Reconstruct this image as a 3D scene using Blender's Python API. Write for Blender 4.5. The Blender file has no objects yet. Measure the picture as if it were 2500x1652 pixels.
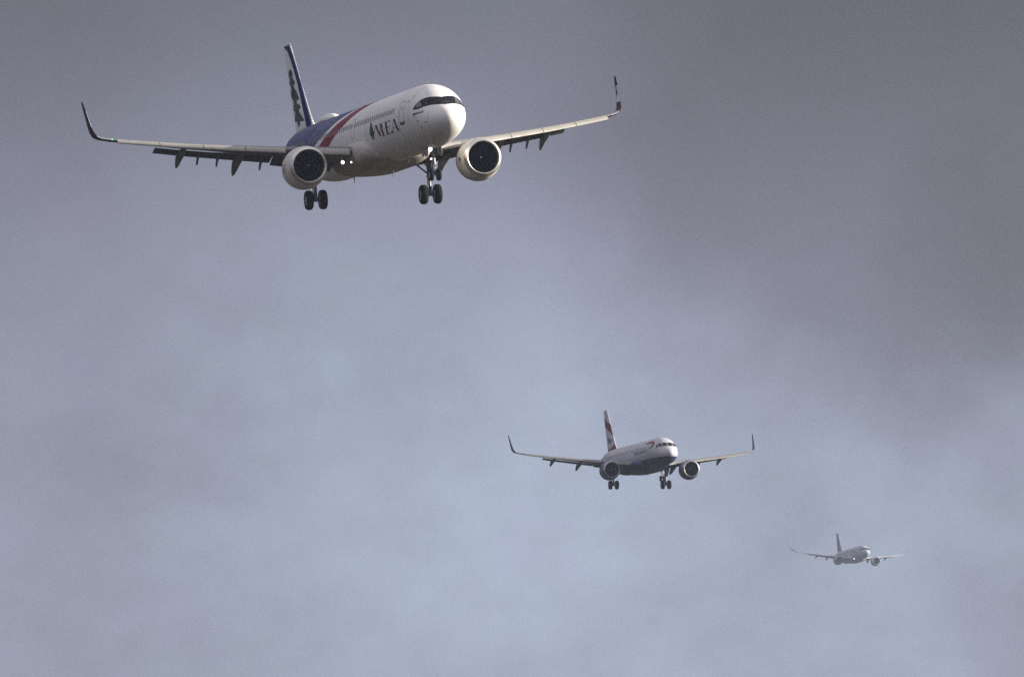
import bpy, bmesh, math, random
from mathutils import Vector, Matrix, Euler

random.seed(7)
R = math.radians
scene = bpy.context.scene
COL = scene.collection

# ------------------------------------------------------------------ camera
ELEV = 2.5
cam_d = bpy.data.cameras.new('camera')
cam_d.sensor_width = 36.0
cam_d.lens = 600.0
cam_d.clip_start = 1.0
cam_d.clip_end = 120000.0
cam = bpy.data.objects.new('camera', cam_d)
COL.objects.link(cam)
cam.location = (0, 0, 1.7)
cam.rotation_euler = (R(90 + ELEV), 0, 0)
scene.camera = cam

# ------------------------------------------------------------------ sun
SUN_EL = 17.0
SUN_AZ = -2.0          # degrees behind the picture plane, to the right of the camera
sv = Vector((math.cos(R(SUN_EL)) * math.cos(R(SUN_AZ)), math.cos(R(SUN_EL)) * math.sin(R(SUN_AZ)), math.sin(R(SUN_EL))))
sun_d = bpy.data.lights.new('sun', 'SUN')
sun_d.energy = 5.0
sun_d.angle = R(0.5)
sun_d.color = (1.0, 0.93, 0.80)
sun = bpy.data.objects.new('sun', sun_d)
COL.objects.link(sun)
sun.rotation_euler = sv.to_track_quat('Z', 'Y').to_euler()

# ------------------------------------------------------------------ world: broken grey overcast over a physical sky
SKY_STRENGTH = 0.10
world = bpy.data.worlds.new('World')
scene.world = world
world.use_nodes = True
nt = world.node_tree
nt.nodes.clear()
N, L = nt.nodes, nt.links


def nd(tree, kind, **kw):
    n = tree.nodes.new(kind)
    for k, v in kw.items():
        setattr(n, k, v)
    return n


def mth(tree, op, a, b=None, clamp=False):
    n = tree.nodes.new('ShaderNodeMath')
    n.operation = op
    n.use_clamp = clamp
    for i, v in enumerate((a, b)):
        if v is None:
            continue
        if isinstance(v, (int, float)):
            n.inputs[i].default_value = v
        else:
            tree.links.new(v, n.inputs[i])
    return n.outputs[0]


def maprange(tree, v, a, b, c, d, kind='SMOOTHSTEP'):
    n = tree.nodes.new('ShaderNodeMapRange')
    n.interpolation_type = kind
    tree.links.new(v, n.inputs['Value'])
    for k, x in zip(('From Min', 'From Max', 'To Min', 'To Max'), (a, b, c, d)):
        n.inputs[k].default_value = x
    return n.outputs[0]


def world_noise(vec, scale, detail, rough, offset=(0, 0, 0), stretch=(1, 1, 1)):
    mp = nd(nt, 'ShaderNodeMapping')
    mp.inputs['Location'].default_value = offset
    mp.inputs['Scale'].default_value = stretch
    L.new(vec, mp.inputs['Vector'])
    n = nd(nt, 'ShaderNodeTexNoise')
    n.inputs['Scale'].default_value = scale
    n.inputs['Detail'].default_value = detail
    n.inputs['Roughness'].default_value = rough
    L.new(mp.outputs[0], n.inputs['Vector'])
    return n.outputs['Fac']


def sky_dir(px, py):
    """direction of a point of the sky, given as degrees right of north and elevation"""
    a, e = R(px), R(py)
    return Vector((math.sin(a) * math.cos(e), math.cos(a) * math.cos(e), math.sin(e)))


tc = nd(nt, 'ShaderNodeTexCoord')
dirv = tc.outputs['Generated']
sep = nd(nt, 'ShaderNodeSeparateXYZ')
L.new(dirv, sep.inputs[0])
dz = sep.outputs['Z']
# cloud texture, the same all round the sky
n_big = world_noise(dirv, 42.0, 4.0, 0.50, (3.1, 0.0, 1.7), (1.0, 1.0, 1.5))
n_mid = world_noise(dirv, 150.0, 5.0, 0.55, (9.2, 4.0, 5.3), (1.0, 1.0, 1.3))
n_fine = world_noise(dirv, 420.0, 6.0, 0.6, (2.2, 7.0, 1.3), (1.0, 1.0, 1.6))
tex = mth(nt, 'ADD', maprange(nt, n_fine, 0.25, 0.75, -0.035, 0.035, 'LINEAR'), mth(nt, 'ADD', maprange(nt, n_big, 0.30, 0.70, 0.78, 1.20, 'LINEAR'), maprange(nt, n_mid, 0.25, 0.75, -0.13, 0.13, 'LINEAR')))
# a darker stratus layer above the bright low band
warp = mth(nt, 'MULTIPLY', mth(nt, 'SUBTRACT', n_big, 0.5), 0.016)
warp2 = mth(nt, 'MULTIPLY', mth(nt, 'SUBTRACT', n_mid, 0.5), 0.010)
dzw = mth(nt, 'ADD', mth(nt, 'ADD', dz, warp), warp2)
layer = maprange(nt, dzw, 0.040, 0.066, 0.0, 1.0)
layer = mth(nt, 'MULTIPLY', layer, maprange(nt, dz, 0.10, 0.30, 1.0, 0.0))
shade = mth(nt, 'SUBTRACT', 1.0, mth(nt, 'MULTIPLY', layer, 0.715))


def bank(az, el, rad_in, rad_out, depth, seed):
    """a thick patch of cloud standing at a fixed bearing and height"""
    vm = nd(nt, 'ShaderNodeVectorMath')
    vm.operation = 'DISTANCE'
    mixv = nd(nt, 'ShaderNodeVectorMath')
    mixv.operation = 'ADD'
    nn = nd(nt, 'ShaderNodeTexNoise')
    nn.inputs['Scale'].default_value = 90.0
    nn.inputs['Detail'].default_value = 4.0
    mp = nd(nt, 'ShaderNodeMapping')
    mp.inputs['Location'].default_value = (seed, seed * 1.7, -seed)
    L.new(dirv, mp.inputs[0])
    L.new(mp.outputs[0], nn.inputs['Vector'])
    sc = nd(nt, 'ShaderNodeVectorMath')
    sc.operation = 'MULTIPLY_ADD'
    sc.inputs[1].default_value = (0.012, 0.012, 0.012)
    sc.inputs[2].default_value = (-0.006, -0.006, -0.006)
    L.new(nn.outputs['Color'], sc.inputs[0])
    L.new(dirv, mixv.inputs[0])
    L.new(sc.outputs[0], mixv.inputs[1])
    L.new(mixv.outputs[0], vm.inputs[0])
    vm.inputs[1].default_value = sky_dir(az, el)
    m = maprange(nt, vm.outputs['Value'], rad_in, rad_out, depth, 0.0)
    return mth(nt, 'SUBTRACT', 1.0, m)


for b in ((1.30, 3.24, 0.0115, 0.0248, 0.52, 3.3), (-1.75, 3.45, 0.002, 0.020, 0.31, 5.0), (1.80, 2.80, 0.003, 0.0120, 0.42, 8.0),
          (-1.6, 2.4, 0.001, 0.018, 0.34, 11.0), (-1.5, 1.5, 0.001, 0.014, 0.29, 14.0), (1.95, 1.42, 0.001, 0.0155, 0.36, 17.0),
          (0.15, 1.38, 0.003, 0.019, -0.19, 20.0)):
    shade = mth(nt, 'MULTIPLY', shade, bank(*b))
# overcast luminance: brighter overhead than at the horizon
over = mth(nt, 'ADD', 0.92, mth(nt, 'MULTIPLY', maprange(nt, dz, 0.08, 1.0, 0.0, 1.0, 'LINEAR'), 0.95))
lum = mth(nt, 'MULTIPLY', mth(nt, 'MULTIPLY', tex, shade), over)
mauve = nd(nt, 'ShaderNodeMix', data_type='RGBA')
mauve.inputs['A'].default_value = (2.02, 1.84, 2.95, 1)
mauve.inputs['B'].default_value = (1.66, 1.98, 2.60, 1)
L.new(mth(nt, 'ADD', maprange(nt, shade, 0.30, 0.95, 0.0, 0.75, 'LINEAR'), maprange(nt, n_mid, 0.35, 0.65, 0.0, 0.25, 'LINEAR')), mauve.inputs['Factor'])
cl = nd(nt, 'ShaderNodeVectorMath')
cl.operation = 'SCALE'
high = nd(nt, 'ShaderNodeMix', data_type='RGBA')
high.inputs['B'].default_value = (2.15, 2.05, 2.22, 1)
L.new(maprange(nt, dz, 0.07, 0.45, 0.0, 1.0), high.inputs['Factor'])
L.new(mauve.outputs['Result'], high.inputs['A'])
L.new(high.outputs['Result'], cl.inputs[0])
L.new(lum, cl.inputs['Scale'])
nish = nd(nt, 'ShaderNodeTexSky')
nish.sky_type = 'NISHITA'
nish.sun_disc = False
nish.sun_elevation = R(SUN_EL)
nish.sun_rotation = math.atan2(sv.x, sv.y)
mixs = nd(nt, 'ShaderNodeMix', data_type='RGBA')
mixs.inputs['Factor'].default_value = 0.93
L.new(nish.outputs[0], mixs.inputs['A'])
L.new(cl.outputs[0], mixs.inputs['B'])
bg = nd(nt, 'ShaderNodeBackground')
bg.inputs['Strength'].default_value = SKY_STRENGTH
L.new(mixs.outputs['Result'], bg.inputs['Color'])
wo = nd(nt, 'ShaderNodeOutputWorld')
L.new(bg.outputs[0], wo.inputs['Surface'])

vs = scene.view_settings
vs.view_transform = 'Standard'
vs.look = 'None'
vs.exposure = 1.0
vs.gamma = 1.0
vs.use_curve_mapping = False
scene.cycles.use_denoising = False
scene.cycles.volume_bounces = 1
scene.cycles.max_bounces = 8
scene.cycles.sample_clamp_indirect = 1.0


# ================================================================== materials
def mat(name, color, rough=0.5, metal=0.0, spec=0.5, wear=0.0, wear_color=None, wear_scale=(0.25, 1.6, 1.6), emit=None, emit_strength=0.0, bump=0.0, coat=0.0):
    m = bpy.data.materials.new(name)
    m.use_nodes = True
    t = m.node_tree
    p = t.nodes['Principled BSDF']
    p.inputs['Base Color'].default_value = (*color, 1)
    p.inputs['Roughness'].default_value = rough
    p.inputs['Metallic'].default_value = metal
    p.inputs['Specular IOR Level'].default_value = spec
    p.inputs['Coat Weight'].default_value = coat
    p.inputs['Coat Roughness'].default_value = 0.12
    if wear > 0:
        tcn = nd(t, 'ShaderNodeTexCoord')
        mp = nd(t, 'ShaderNodeMapping')
        mp.inputs['Scale'].default_value = wear_scale
        t.links.new(tcn.outputs['Object'], mp.inputs[0])
        n1 = nd(t, 'ShaderNodeTexNoise')
        n1.inputs['Scale'].default_value = 1.0
        n1.inputs['Detail'].default_value = 7.0
        n1.inputs['Roughness'].default_value = 0.62
        t.links.new(mp.outputs[0], n1.inputs['Vector'])
        f = maprange(t, n1.outputs['Fac'], 0.42, 0.72, 0.0, wear, 'LINEAR')
        mx = nd(t, 'ShaderNodeMix', data_type='RGBA')
        mx.inputs['A'].default_value = (*color, 1)
        mx.inputs['B'].default_value = (*(wear_color or tuple(c * 0.6 for c in color)), 1)
        t.links.new(f, mx.inputs['Factor'])
        t.links.new(mx.outputs['Result'], p.inputs['Base Color'])
        rr = maprange(t, n1.outputs['Fac'], 0.3, 0.7, rough * 0.8, min(1.0, rough * 1.35), 'LINEAR')
        t.links.new(rr, p.inputs['Roughness'])
        if bump > 0:
            bp = nd(t, 'ShaderNodeBump')
            bp.inputs['Strength'].default_value = bump
            bp.inputs['Distance'].default_value = 0.02
            t.links.new(n1.outputs['Fac'], bp.inputs['Height'])
            t.links.new(bp.outputs[0], p.inputs['Normal'])
    if emit:
        p.inputs['Emission Color'].default_value = (*emit, 1)
        p.inputs['Emission Strength'].default_value = emit_strength
        m.cycles.emission_sampling = 'NONE'
    return m


M_WHITE = mat('white_paint', (0.72, 0.71, 0.70), 0.45, wear=0.30, wear_color=(0.55, 0.52, 0.49), spec=0.14)
M_COWL = mat('cream_cowl_paint', (0.64, 0.615, 0.575), 0.45, spec=0.14, wear=0.55, wear_color=(0.36, 0.29, 0.24), wear_scale=(0.5, 1.1, 1.1))
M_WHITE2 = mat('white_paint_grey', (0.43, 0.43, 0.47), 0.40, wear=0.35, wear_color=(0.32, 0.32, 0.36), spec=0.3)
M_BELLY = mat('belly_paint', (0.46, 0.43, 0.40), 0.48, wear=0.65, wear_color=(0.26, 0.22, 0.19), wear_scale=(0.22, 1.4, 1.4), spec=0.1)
M_GREY = mat('wing_grey', (0.20, 0.20, 0.21), 0.6, spec=0.04, wear=0.5, wear_color=(0.14, 0.14, 0.14), wear_scale=(1.2, 0.5, 1.2))
M_SLAT = mat('slat_grey', (0.35, 0.335, 0.305), 0.45, spec=0.2, wear=0.55, wear_color=(0.24, 0.22, 0.20), wear_scale=(1.2, 0.7, 1.2))
M_SLATDARK = mat('slat_dark_grey', (0.22, 0.21, 0.20), 0.5, spec=0.15, wear=0.5, wear_color=(0.15, 0.14, 0.13), wear_scale=(1.2, 0.7, 1.2))
M_FLAP = mat('flap_grey', (0.10, 0.10, 0.11), 0.65, spec=0.03, wear=0.5, wear_color=(0.08, 0.075, 0.075), wear_scale=(1.0, 0.6, 1.0))
M_COVE = mat('flap_cove_dark', (0.10, 0.10, 0.10), 0.7, wear=0.4)
M_RED = mat('red_paint', (0.20, 0.002, 0.024), 0.45, wear=0.2, spec=0.06)
M_BLUE = mat('blue_paint', (0.040, 0.050, 0.150), 0.45, wear=0.25, wear_color=(0.07, 0.08, 0.19), spec=0.1)
M_NAVY = mat('navy_paint', (0.002, 0.006, 0.105), 0.5, wear=0.2, wear_color=(0.002, 0.004, 0.06), spec=0.06)
M_BANAVY = mat('midnight_blue_paint', (0.032, 0.036, 0.110), 0.4, wear=0.3, wear_color=(0.05, 0.055, 0.11), spec=0.35)
M_BACOWL = mat('dark_blue_cowl_paint', (0.066, 0.074, 0.125), 0.4, wear=0.3, wear_color=(0.09, 0.09, 0.13), spec=0.35)
M_DRED = mat('deep_red_paint', (0.15, 0.002, 0.032), 0.45, spec=0.06, wear=0.2)
M_TIPNAVY = mat('dark_navy_winglet_paint', (0.003, 0.004, 0.016), 0.5, spec=0.05)
M_TIPRED = mat('dark_red_winglet_paint', (0.06, 0.002, 0.008), 0.45, spec=0.05)
M_INK = mat('black_lettering', (0.006, 0.005, 0.008), 0.6, spec=0.1)
M_INKRED = mat('dark_red_lettering', (0.085, 0.003, 0.010), 0.6, spec=0.1)
M_INKBLUE = mat('blue_lettering', (0.05, 0.055, 0.13), 0.4)
M_GREEN = mat('dark_green_print', (0.014, 0.038, 0.034), 0.5, spec=0.1, wear=0.3)
M_SEAM = mat('seam_grey', (0.33, 0.32, 0.32), 0.5)
M_GLASS = mat('dark_glass', (0.003, 0.006, 0.009), 0.12, spec=0.08)
M_SIDEGLASS = mat('side_glass', (0.02, 0.024, 0.03), 0.08, spec=1.0, coat=1.0)
M_MASK = mat('black_mask_paint', (0.004, 0.004, 0.006), 0.45, spec=0.12)
M_WIN = mat('cabin_window_dark', (0.15, 0.13, 0.135), 0.2, spec=0.25)
M_LIP = mat('polished_lip_metal', (0.72, 0.70, 0.67), 0.42, metal=1.0, wear=0.3, wear_color=(0.5, 0.47, 0.43))
M_LIPDARK = mat('dull_lip_metal', (0.40, 0.40, 0.43), 0.5, metal=1.0, wear=0.3)
M_LINER = mat('inlet_liner_grey', (0.035, 0.038, 0.055), 0.6, spec=0.3, wear=0.2)
M_FAN = mat('fan_blade_metal', (0.022, 0.027, 0.052), 0.55, spec=0.08)
M_HUB = mat('fan_hub_dark', (0.010, 0.012, 0.022), 0.5, spec=0.3)
M_MARK = mat('white_print', (0.75, 0.75, 0.75), 0.5)
M_HOT = mat('hot_section_metal', (0.26, 0.23, 0.20), 0.38, metal=0.9, wear=0.4)
M_TYRE = mat('tyre_rubber', (0.008, 0.008, 0.010), 0.8, spec=0.15, wear=0.3, wear_color=(0.016, 0.016, 0.017))
M_RIM = mat('wheel_rim_grey', (0.30, 0.30, 0.31), 0.4, metal=0.4)
M_GEAR = mat('gear_leg_grey', (0.26, 0.27, 0.29), 0.38, metal=0.5, wear=0.4, wear_color=(0.10, 0.10, 0.11), wear_scale=(4, 4, 4))
M_CHROME = mat('oleo_chrome', (0.8, 0.8, 0.8), 0.1, metal=1.0)
M_WELL = mat('wheel_bay_dark', (0.03, 0.03, 0.03), 0.8)
M_LAMP = mat('landing_lamp_lit', (1, 1, 1), 0.3, emit=(1.0, 0.96, 1.0), emit_strength=1.5)
M_LAMPDIM = mat('taxi_lamp_lit', (1, 1, 1), 0.3, emit=(1.0, 0.94, 0.95), emit_strength=1.0)
M_GREENLAMP = mat('green_lamp_lit', (0.1, 0.8, 0.3), 0.3, emit=(0.1, 1.0, 0.35), emit_strength=0.6)
M_REDLAMP = mat('red_lamp_lens', (0.06, 0.005, 0.005), 0.3, emit=(1.0, 0.1, 0.05), emit_strength=0.2)


# ================================================================== mesh builder
class MB:
    def __init__(self):
        self.v, self.f, self.mi, self.cur = [], [], [], 0

    def add(self, pts):
        b = len(self.v)
        self.v.extend(tuple(p) for p in pts)
        return b

    def face(self, idx):
        self.f.append(tuple(idx))
        self.mi.append(self.cur)

    def loft(self, rings, closed=True, cap0=True, cap1=True, mats=None):
        n = len(rings[0])
        bs = [self.add(r) for r in rings]
        for i in range(len(rings) - 1):
            if mats and not isinstance(mats[i], tuple):
                self.cur = mats[i]
            for j in range(n if closed else n - 1):
                k = (j + 1) % n
                if mats and isinstance(mats[i], tuple):
                    self.cur = mats[i][0] if j < n // 2 else mats[i][1]
                self.face((bs[i] + j, bs[i] + k, bs[i + 1] + k, bs[i + 1] + j))
        if closed and cap0:
            self.face(tuple(bs[0] + j for j in reversed(range(n))))
        if closed and cap1:
            self.face(tuple(bs[-1] + j for j in range(n)))

    def grid(self, fn, nu, nv):
        b = len(self.v)
        for i in range(nu + 1):
            for j in range(nv + 1):
                self.v.append(tuple(fn(i / nu, j / nv)))
        w = nv + 1
        for i in range(nu):
            for j in range(nv):
                self.face((b + i * w + j, b + i * w + j + 1, b + (i + 1) * w + j + 1, b + (i + 1) * w + j))

    def tube(self, pts, radii, n=10, cap=True):
        pts = [Vector(p) for p in pts]
        if isinstance(radii, (int, float)):
            radii = [radii] * len(pts)
        rings = []
        for i, p in enumerate(pts):
            d = (pts[min(i + 1, len(pts) - 1)] - pts[max(i - 1, 0)]).normalized()
            a = d.orthogonal().normalized() if i == 0 else (a - a.dot(d) * d).normalized()
            bb = d.cross(a)
            rings.append([p + radii[i] * (math.cos(2 * math.pi * j / n) * a + math.sin(2 * math.pi * j / n) * bb) for j in range(n)])
        self.loft(rings, True, cap, cap)

    def lathe(self, prof, origin, axis='-X', n=40, squash=None):
        """prof: (axial, radius) along the axis direction; a profile left open stays open"""
        ox, oy, oz = origin
        rings = []
        for a, r in prof:
            ring = []
            for j in range(n):
                t = 2 * math.pi * j / n
                c, s = math.cos(t) * r, math.sin(t) * r
                if squash and s < 0:
                    s *= squash(a)
                if axis == '-X':
                    ring.append((ox - a, oy + c, oz + s))
                else:
                    ring.append((ox + c, oy + a, oz + s))
            rings.append(ring)
        self.loft(rings, True, False, False)

    def box(self, c, size, mtx=None):
        c = Vector(c)
        pts = []
        for sx in (-1, 1):
            for sy in (-1, 1):
                for sz in (-1, 1):
                    p = Vector((sx * size[0] / 2, sy * size[1] / 2, sz * size[2] / 2))
                    if mtx:
                        p = mtx @ p
                    pts.append(c + p)
        b = self.add(pts)
        for f in ((0, 1, 3, 2), (4, 6, 7, 5), (0, 4, 5, 1), (2, 3, 7, 6), (0, 2, 6, 4), (1, 5, 7, 3)):
            self.face(tuple(b + i for i in f))

    def build(self, name, mats, parent, angle=35, smooth=True):
        me = bpy.data.meshes.new(name)
        me.from_pydata(self.v, [], self.f)
        if not isinstance(mats, (list, tuple)):
            mats = [mats]
        for m in mats:
            me.materials.append(m)
        if len(mats) > 1:
            me.polygons.foreach_set('material_index', self.mi)
        bm = bmesh.new()
        bm.from_mesh(me)
        bmesh.ops.remove_doubles(bm, verts=bm.verts, dist=1e-4)
        bmesh.ops.recalc_face_normals(bm, faces=bm.faces)
        bm.to_mesh(me)
        bm.free()
        if smooth:
            me.polygons.foreach_set('use_smooth', [True] * len(me.polygons))
            me.set_sharp_from_angle(angle=R(angle))
        o = bpy.data.objects.new(name, me)
        COL.objects.link(o)
        if parent:
            o.parent = parent
        return o


# ================================================================== shape functions
def pchip(xs, ys):
    n = len(xs)
    h = [xs[i + 1] - xs[i] for i in range(n - 1)]
    d = [(ys[i + 1] - ys[i]) / h[i] for i in range(n - 1)]
    m = [0.0] * n
    m[0], m[-1] = d[0], d[-1]
    for i in range(1, n - 1):
        if d[i - 1] * d[i] > 0:
            w1, w2 = 2 * h[i] + h[i - 1], h[i] + 2 * h[i - 1]
            m[i] = (w1 + w2) / (w1 / d[i - 1] + w2 / d[i])

    def f(x):
        if x <= xs[0]:
            return ys[0]
        if x >= xs[-1]:
            return ys[-1]
        i = 0
        while x > xs[i + 1]:
            i += 1
        t = (x - xs[i]) / h[i]
        t2, t3 = t * t, t * t * t
        return (2 * t3 - 3 * t2 + 1) * ys[i] + (t3 - 2 * t2 + t) * h[i] * m[i] + (-2 * t3 + 3 * t2) * ys[i + 1] + (t3 - t2) * h[i] * m[i + 1]
    return f


def interp(pts):
    return pchip([p[0] for p in pts], [p[1] for p in pts])


NOSE_TOP = [(0, -.45), (.03, -.30), (.1, -.15), (.3, .06), (.6, .25), (1.0, .45), (1.55, .70), (2.1, 1.09), (2.7, 1.46), (3.3, 1.73), (4, 1.91), (5, 2.03), (6, 2.07)]
NOSE_BOT = [(0, -.45), (.03, -.60), (.1, -.75), (.3, -.97), (.6, -1.19), (1.0, -1.39), (1.5, -1.56), (2, -1.69), (3, -1.87), (4, -1.97), (5, -2.05), (6, -2.07)]
NOSE_W = [(0, 0), (.03, .17), (.1, .33), (.3, .59), (.6, .86), (1.0, 1.10), (1.5, 1.33), (2, 1.50), (3, 1.74), (4, 1.89), (5, 1.96), (6, 1.975)]


def fuselage_shape(Ln, k=1.0):
    def tab(n, tail):
        return interp([(a * k, b * k) for a, b in n] + tail)
    top = tab(NOSE_TOP, [(Ln - 9 * k, 2.07), (Ln - 6 * k, 2.03), (Ln - 3 * k, 1.85), (Ln - 1 * k, 1.6), (Ln, 1.35 * k)])
    bot = tab(NOSE_BOT, [(Ln - 14 * k, -2.07), (Ln - 12 * k, -1.95), (Ln - 9 * k, -1.45), (Ln - 5 * k, -.45), (Ln - 2 * k, .3), (Ln, .85 * k)])
    wid = tab(NOSE_W, [(Ln - 13 * k, 1.975), (Ln - 10 * k, 1.86), (Ln - 6 * k, 1.32), (Ln - 3 * k, .82), (Ln - 1 * k, .45), (Ln, .25 * k)])
    return lambda s: (wid(s), top(s), bot(s))


def surf(sec, s, th, off=0.0):
    """point of the skin: s metres aft of the nose, th degrees (0 port, 90 crown, 180 starboard)"""
    w, t, b = sec(s)
    zc, h = (t + b) / 2, (t - b) / 2
    c, sn = math.cos(R(th)), math.sin(R(th))
    nx, nz = c / max(w, 1e-3), sn / max(h, 1e-3)
    l = math.hypot(nx, nz)
    return (-s, w * c + off * nx / l, zc + h * sn + off * nz / l)


def lerp(a, b, t):
    return a + (b - a) * t


def airfoil(c, tc, n=14, camber=0.015, x0=0.0, x1=1.0):
    """loop of (x aft, z up): upper surface from the back to the nose, then the lower surface"""
    def yt(x):
        return 5 * tc * (0.2969 * math.sqrt(x) - 0.1260 * x - 0.3516 * x * x + 0.2843 * x ** 3 - 0.1030 * x ** 4) + 0.0008
    up, lo = [], []
    for i in range(n + 1):
        x = x0 + (x1 - x0) * (1 - math.cos(math.pi * i / n)) / 2
        cm = camber * 4 * x * (1 - x)
        up.append((x * c, (cm + yt(x)) * c))
        lo.append((x * c, (cm - yt(x)) * c))
    return list(reversed(up)) + lo[1:]


def wing_loft(mb, stations, sect, side, mats=None):
    """stations: (y, s, z, chord, tc, twist); sect gives the 2-D loop of a station; works through a curved-up tip too"""
    rings = []
    for i, st in enumerate(stations):
        a, b = stations[max(i - 1, 0)], stations[min(i + 1, len(stations) - 1)]
        dy, dz_ = b[0] - a[0], b[2] - a[2]
        l = math.hypot(dy, dz_) or 1.0
        ny, nz = -dz_ / l, dy / l
        tw = R(st[5])
        ring = []
        for x, z in sect(st, i):
            xr = x * math.cos(tw) - z * math.sin(tw) * -1
            zr = -x * math.sin(tw) + z * math.cos(tw)
            ring.append((-(st[1] + xr), side * (st[0] + ny * zr), st[2] + nz * zr))
        rings.append(ring)
    mb.loft(rings, True, True, True, mats)


def station_at(stations, y):
    for a, b in zip(stations, stations[1:]):
        if y <= b[0]:
            t = (y - a[0]) / (b[0] - a[0])
            return tuple(lerp(p, q, t) for p, q in zip(a, b))
    return stations[-1]


# ================================================================== an airliner
def empty(name, label, cat, group):
    o = bpy.data.objects.new(name, None)
    COL.objects.link(o)
    o.empty_display_size = 2.0
    o['label'], o['category'], o['group'] = label, cat, group
    return o


class Plane:
    def __init__(self, cfg, label):
        self.c = cfg
        self.k = cfg['k']
        self.off = cfg['off']
        self.root = empty('airliner', label, 'airliner', 'airliners lined up on approach')
        self.sec = fuselage_shape(cfg['len'], self.k)

    # ---- flush print on the fuselage
    def skin(self, s, th, off=None):
        return surf(self.sec, s, th, self.off if off is None else off)

    def patch(self, mb, s0, s1, th0, th1, nu=10, nv=24, off=None):
        """surface strip between two curves s0(th), s1(th)"""
        mb.grid(lambda u, v: self.skin(lerp(s0(lerp(th0, th1, v)), s1(lerp(th0, th1, v)), u), lerp(th0, th1, v), off), nu, nv)

    def quad(self, mb, p, nu=4, nv=6, off=None):
        """p: four (s, th) corners in order round the patch"""
        def fn(u, v):
            a = [lerp(p[0][i], p[1][i], u) for i in (0, 1)]
            b = [lerp(p[3][i], p[2][i], u) for i in (0, 1)]
            return self.skin(lerp(a[0], b[0], v), lerp(a[1], b[1], v), off)
        mb.grid(fn, nu, nv)

    def fuselage(self, m):
        Ln, k = self.c['len'], self.k
        ss = [0.004, .02, .05, .1, .17, .25, .35, .47, .6, .75, .9, 1.05, 1.2, 1.4, 1.6, 1.8, 2.0, 2.2, 2.45, 2.7, 3.0, 3.3, 3.7, 4.1, 4.6, 5.2, 6.0]
        ss = [s * k for s in ss]
        x = ss[-1]
        while x < Ln - 15 * k:
            x += 1.5 * k
            ss.append(min(x, Ln - 15 * k))
        ss += [Ln - d * k for d in (14, 13, 12, 11, 10, 9, 8, 7, 6, 5, 4, 3, 2.2, 1.5, 1.0, .6, .3, .1, 0)]
        mb = MB()
        rings = [[surf(self.sec, s, 360.0 * j / 72) for j in range(72)] for s in ss]
        mb.loft(rings)
        return mb.build('fuselage', m, self.root, 50)

    def fairing(self, m):
        c = self.c
        s0, s1 = c['fair']
        k = self.k
        W = interp([(0, 1.3), (.03, 1.80), (.08, 2.16), (.15, 2.42), (.26, 2.52), (.70, 2.48), (.84, 2.1), (.94, 1.6), (1, .9)])
        T = interp([(0, -1.25), (.03, -.86), (.08, -.52), (.15, -.30), (.26, -.22), (.75, -.35), (.9, -.8), (1, -1.5)])
        B = interp([(0, -1.95), (.06, -2.12), (.14, -2.28), (.30, -2.44), (.70, -2.44), (.86, -2.3), (1, -1.95)])
        rings = []
        for i in range(33):
            t = i / 32
            w, tp, bt = W(t) * k, T(t) * k, B(t) * k
            zc, h = (tp + bt) / 2, (tp - bt) / 2
            ring = []
            for j in range(48):
                a = 2 * math.pi * j / 48
                ca, sa = math.cos(a), math.sin(a)
                e = 0.78
                ring.append((-lerp(s0, s1, t), w * math.copysign(abs(ca) ** e, ca), zc + h * math.copysign(abs(sa) ** e, sa)))
            rings.append(ring)
        mb = MB()
        mb.loft(rings)
        return mb.build('belly_fairing', m, self.root, 50)

    # ---- wings
    def wing(self, side, mats):
        c, k = self.c, self.k
        st = c['wing']
        st = [station_at(st, y) for y in c['wing_y']]
        mb = MB()
        wing_loft(mb, st, lambda s, i: airfoil(s[3], s[4]), side)
        w = mb.build('wing', mats['wing'], self.root, 40)
        # slats: separate drooped leading-edge pieces
        if c.get('slats'):
            for y0, y1 in c['slats']:
                n = max(2, int((y1 - y0) / 1.0))
                ys = [lerp(y0, y1, i / n) for i in range(n + 1)]
                sts = [station_at(c['wing'], y) for y in ys]
                droop = R(c['slat_droop'])

                def sect(s, i):
                    ch = c['slat_chord'] * (0.82 + 0.05 * s[3])
                    th_ = 0.15 * ch + 0.030 * s[3]
                    out = []
                    # outer skin from the trailing edge over the nose to the lower lip, then the hollow back
                    for x, z in ((1.0, .50), (.80, .62), (.55, .66), (.32, .58), (.14, .42), (.03, .18), (0, -.06), (.05, -.30), (.16, -.46), (.30, -.50), (.26, -.34), (.30, -.02), (.48, .30), (.72, .44), (.98, .46)):
                        X, Z = x * ch, z * th_
                        Xr = X * math.cos(droop) - Z * math.sin(droop)
                        Zr = -X * math.sin(droop) * -1 + Z * math.cos(droop)
                        out.append((Xr - 0.62 * ch, Zr - 0.36 * ch))
                    return out
                mb = MB()
                wing_loft(mb, [(s[0], s[1], s[2], s[3], s[4], 0) for s in sts], sect, side)
                mb.build('slat', mats['slat'], w, 40)
        # flaps
        for y0, y1, fc, ang in c['flaps']:
            n = max(2, int((y1 - y0) / 1.2))
            sts = [station_at(c['wing'], lerp(y0, y1, i / n)) for i in range(n + 1)]

            def fsect(s, i):
                f = fc * (0.55 + 0.45 * s[3] / station_at(c['wing'], y0)[3])
                a = R(ang)
                out = []
                for x, z in airfoil(f, 0.15, 10, 0.03):
                    out.append((s[3] * 0.925 + x * math.cos(a) + z * math.sin(a), -0.035 * s[3] - 0.03 * k - x * math.sin(a) + z * math.cos(a)))
                return out
            mb = MB()
            wing_loft(mb, [(s[0], s[1], s[2], s[3], s[4], 0) for s in sts], fsect, side)
            mb.build('flap', mats['flap'], w, 40)
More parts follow.
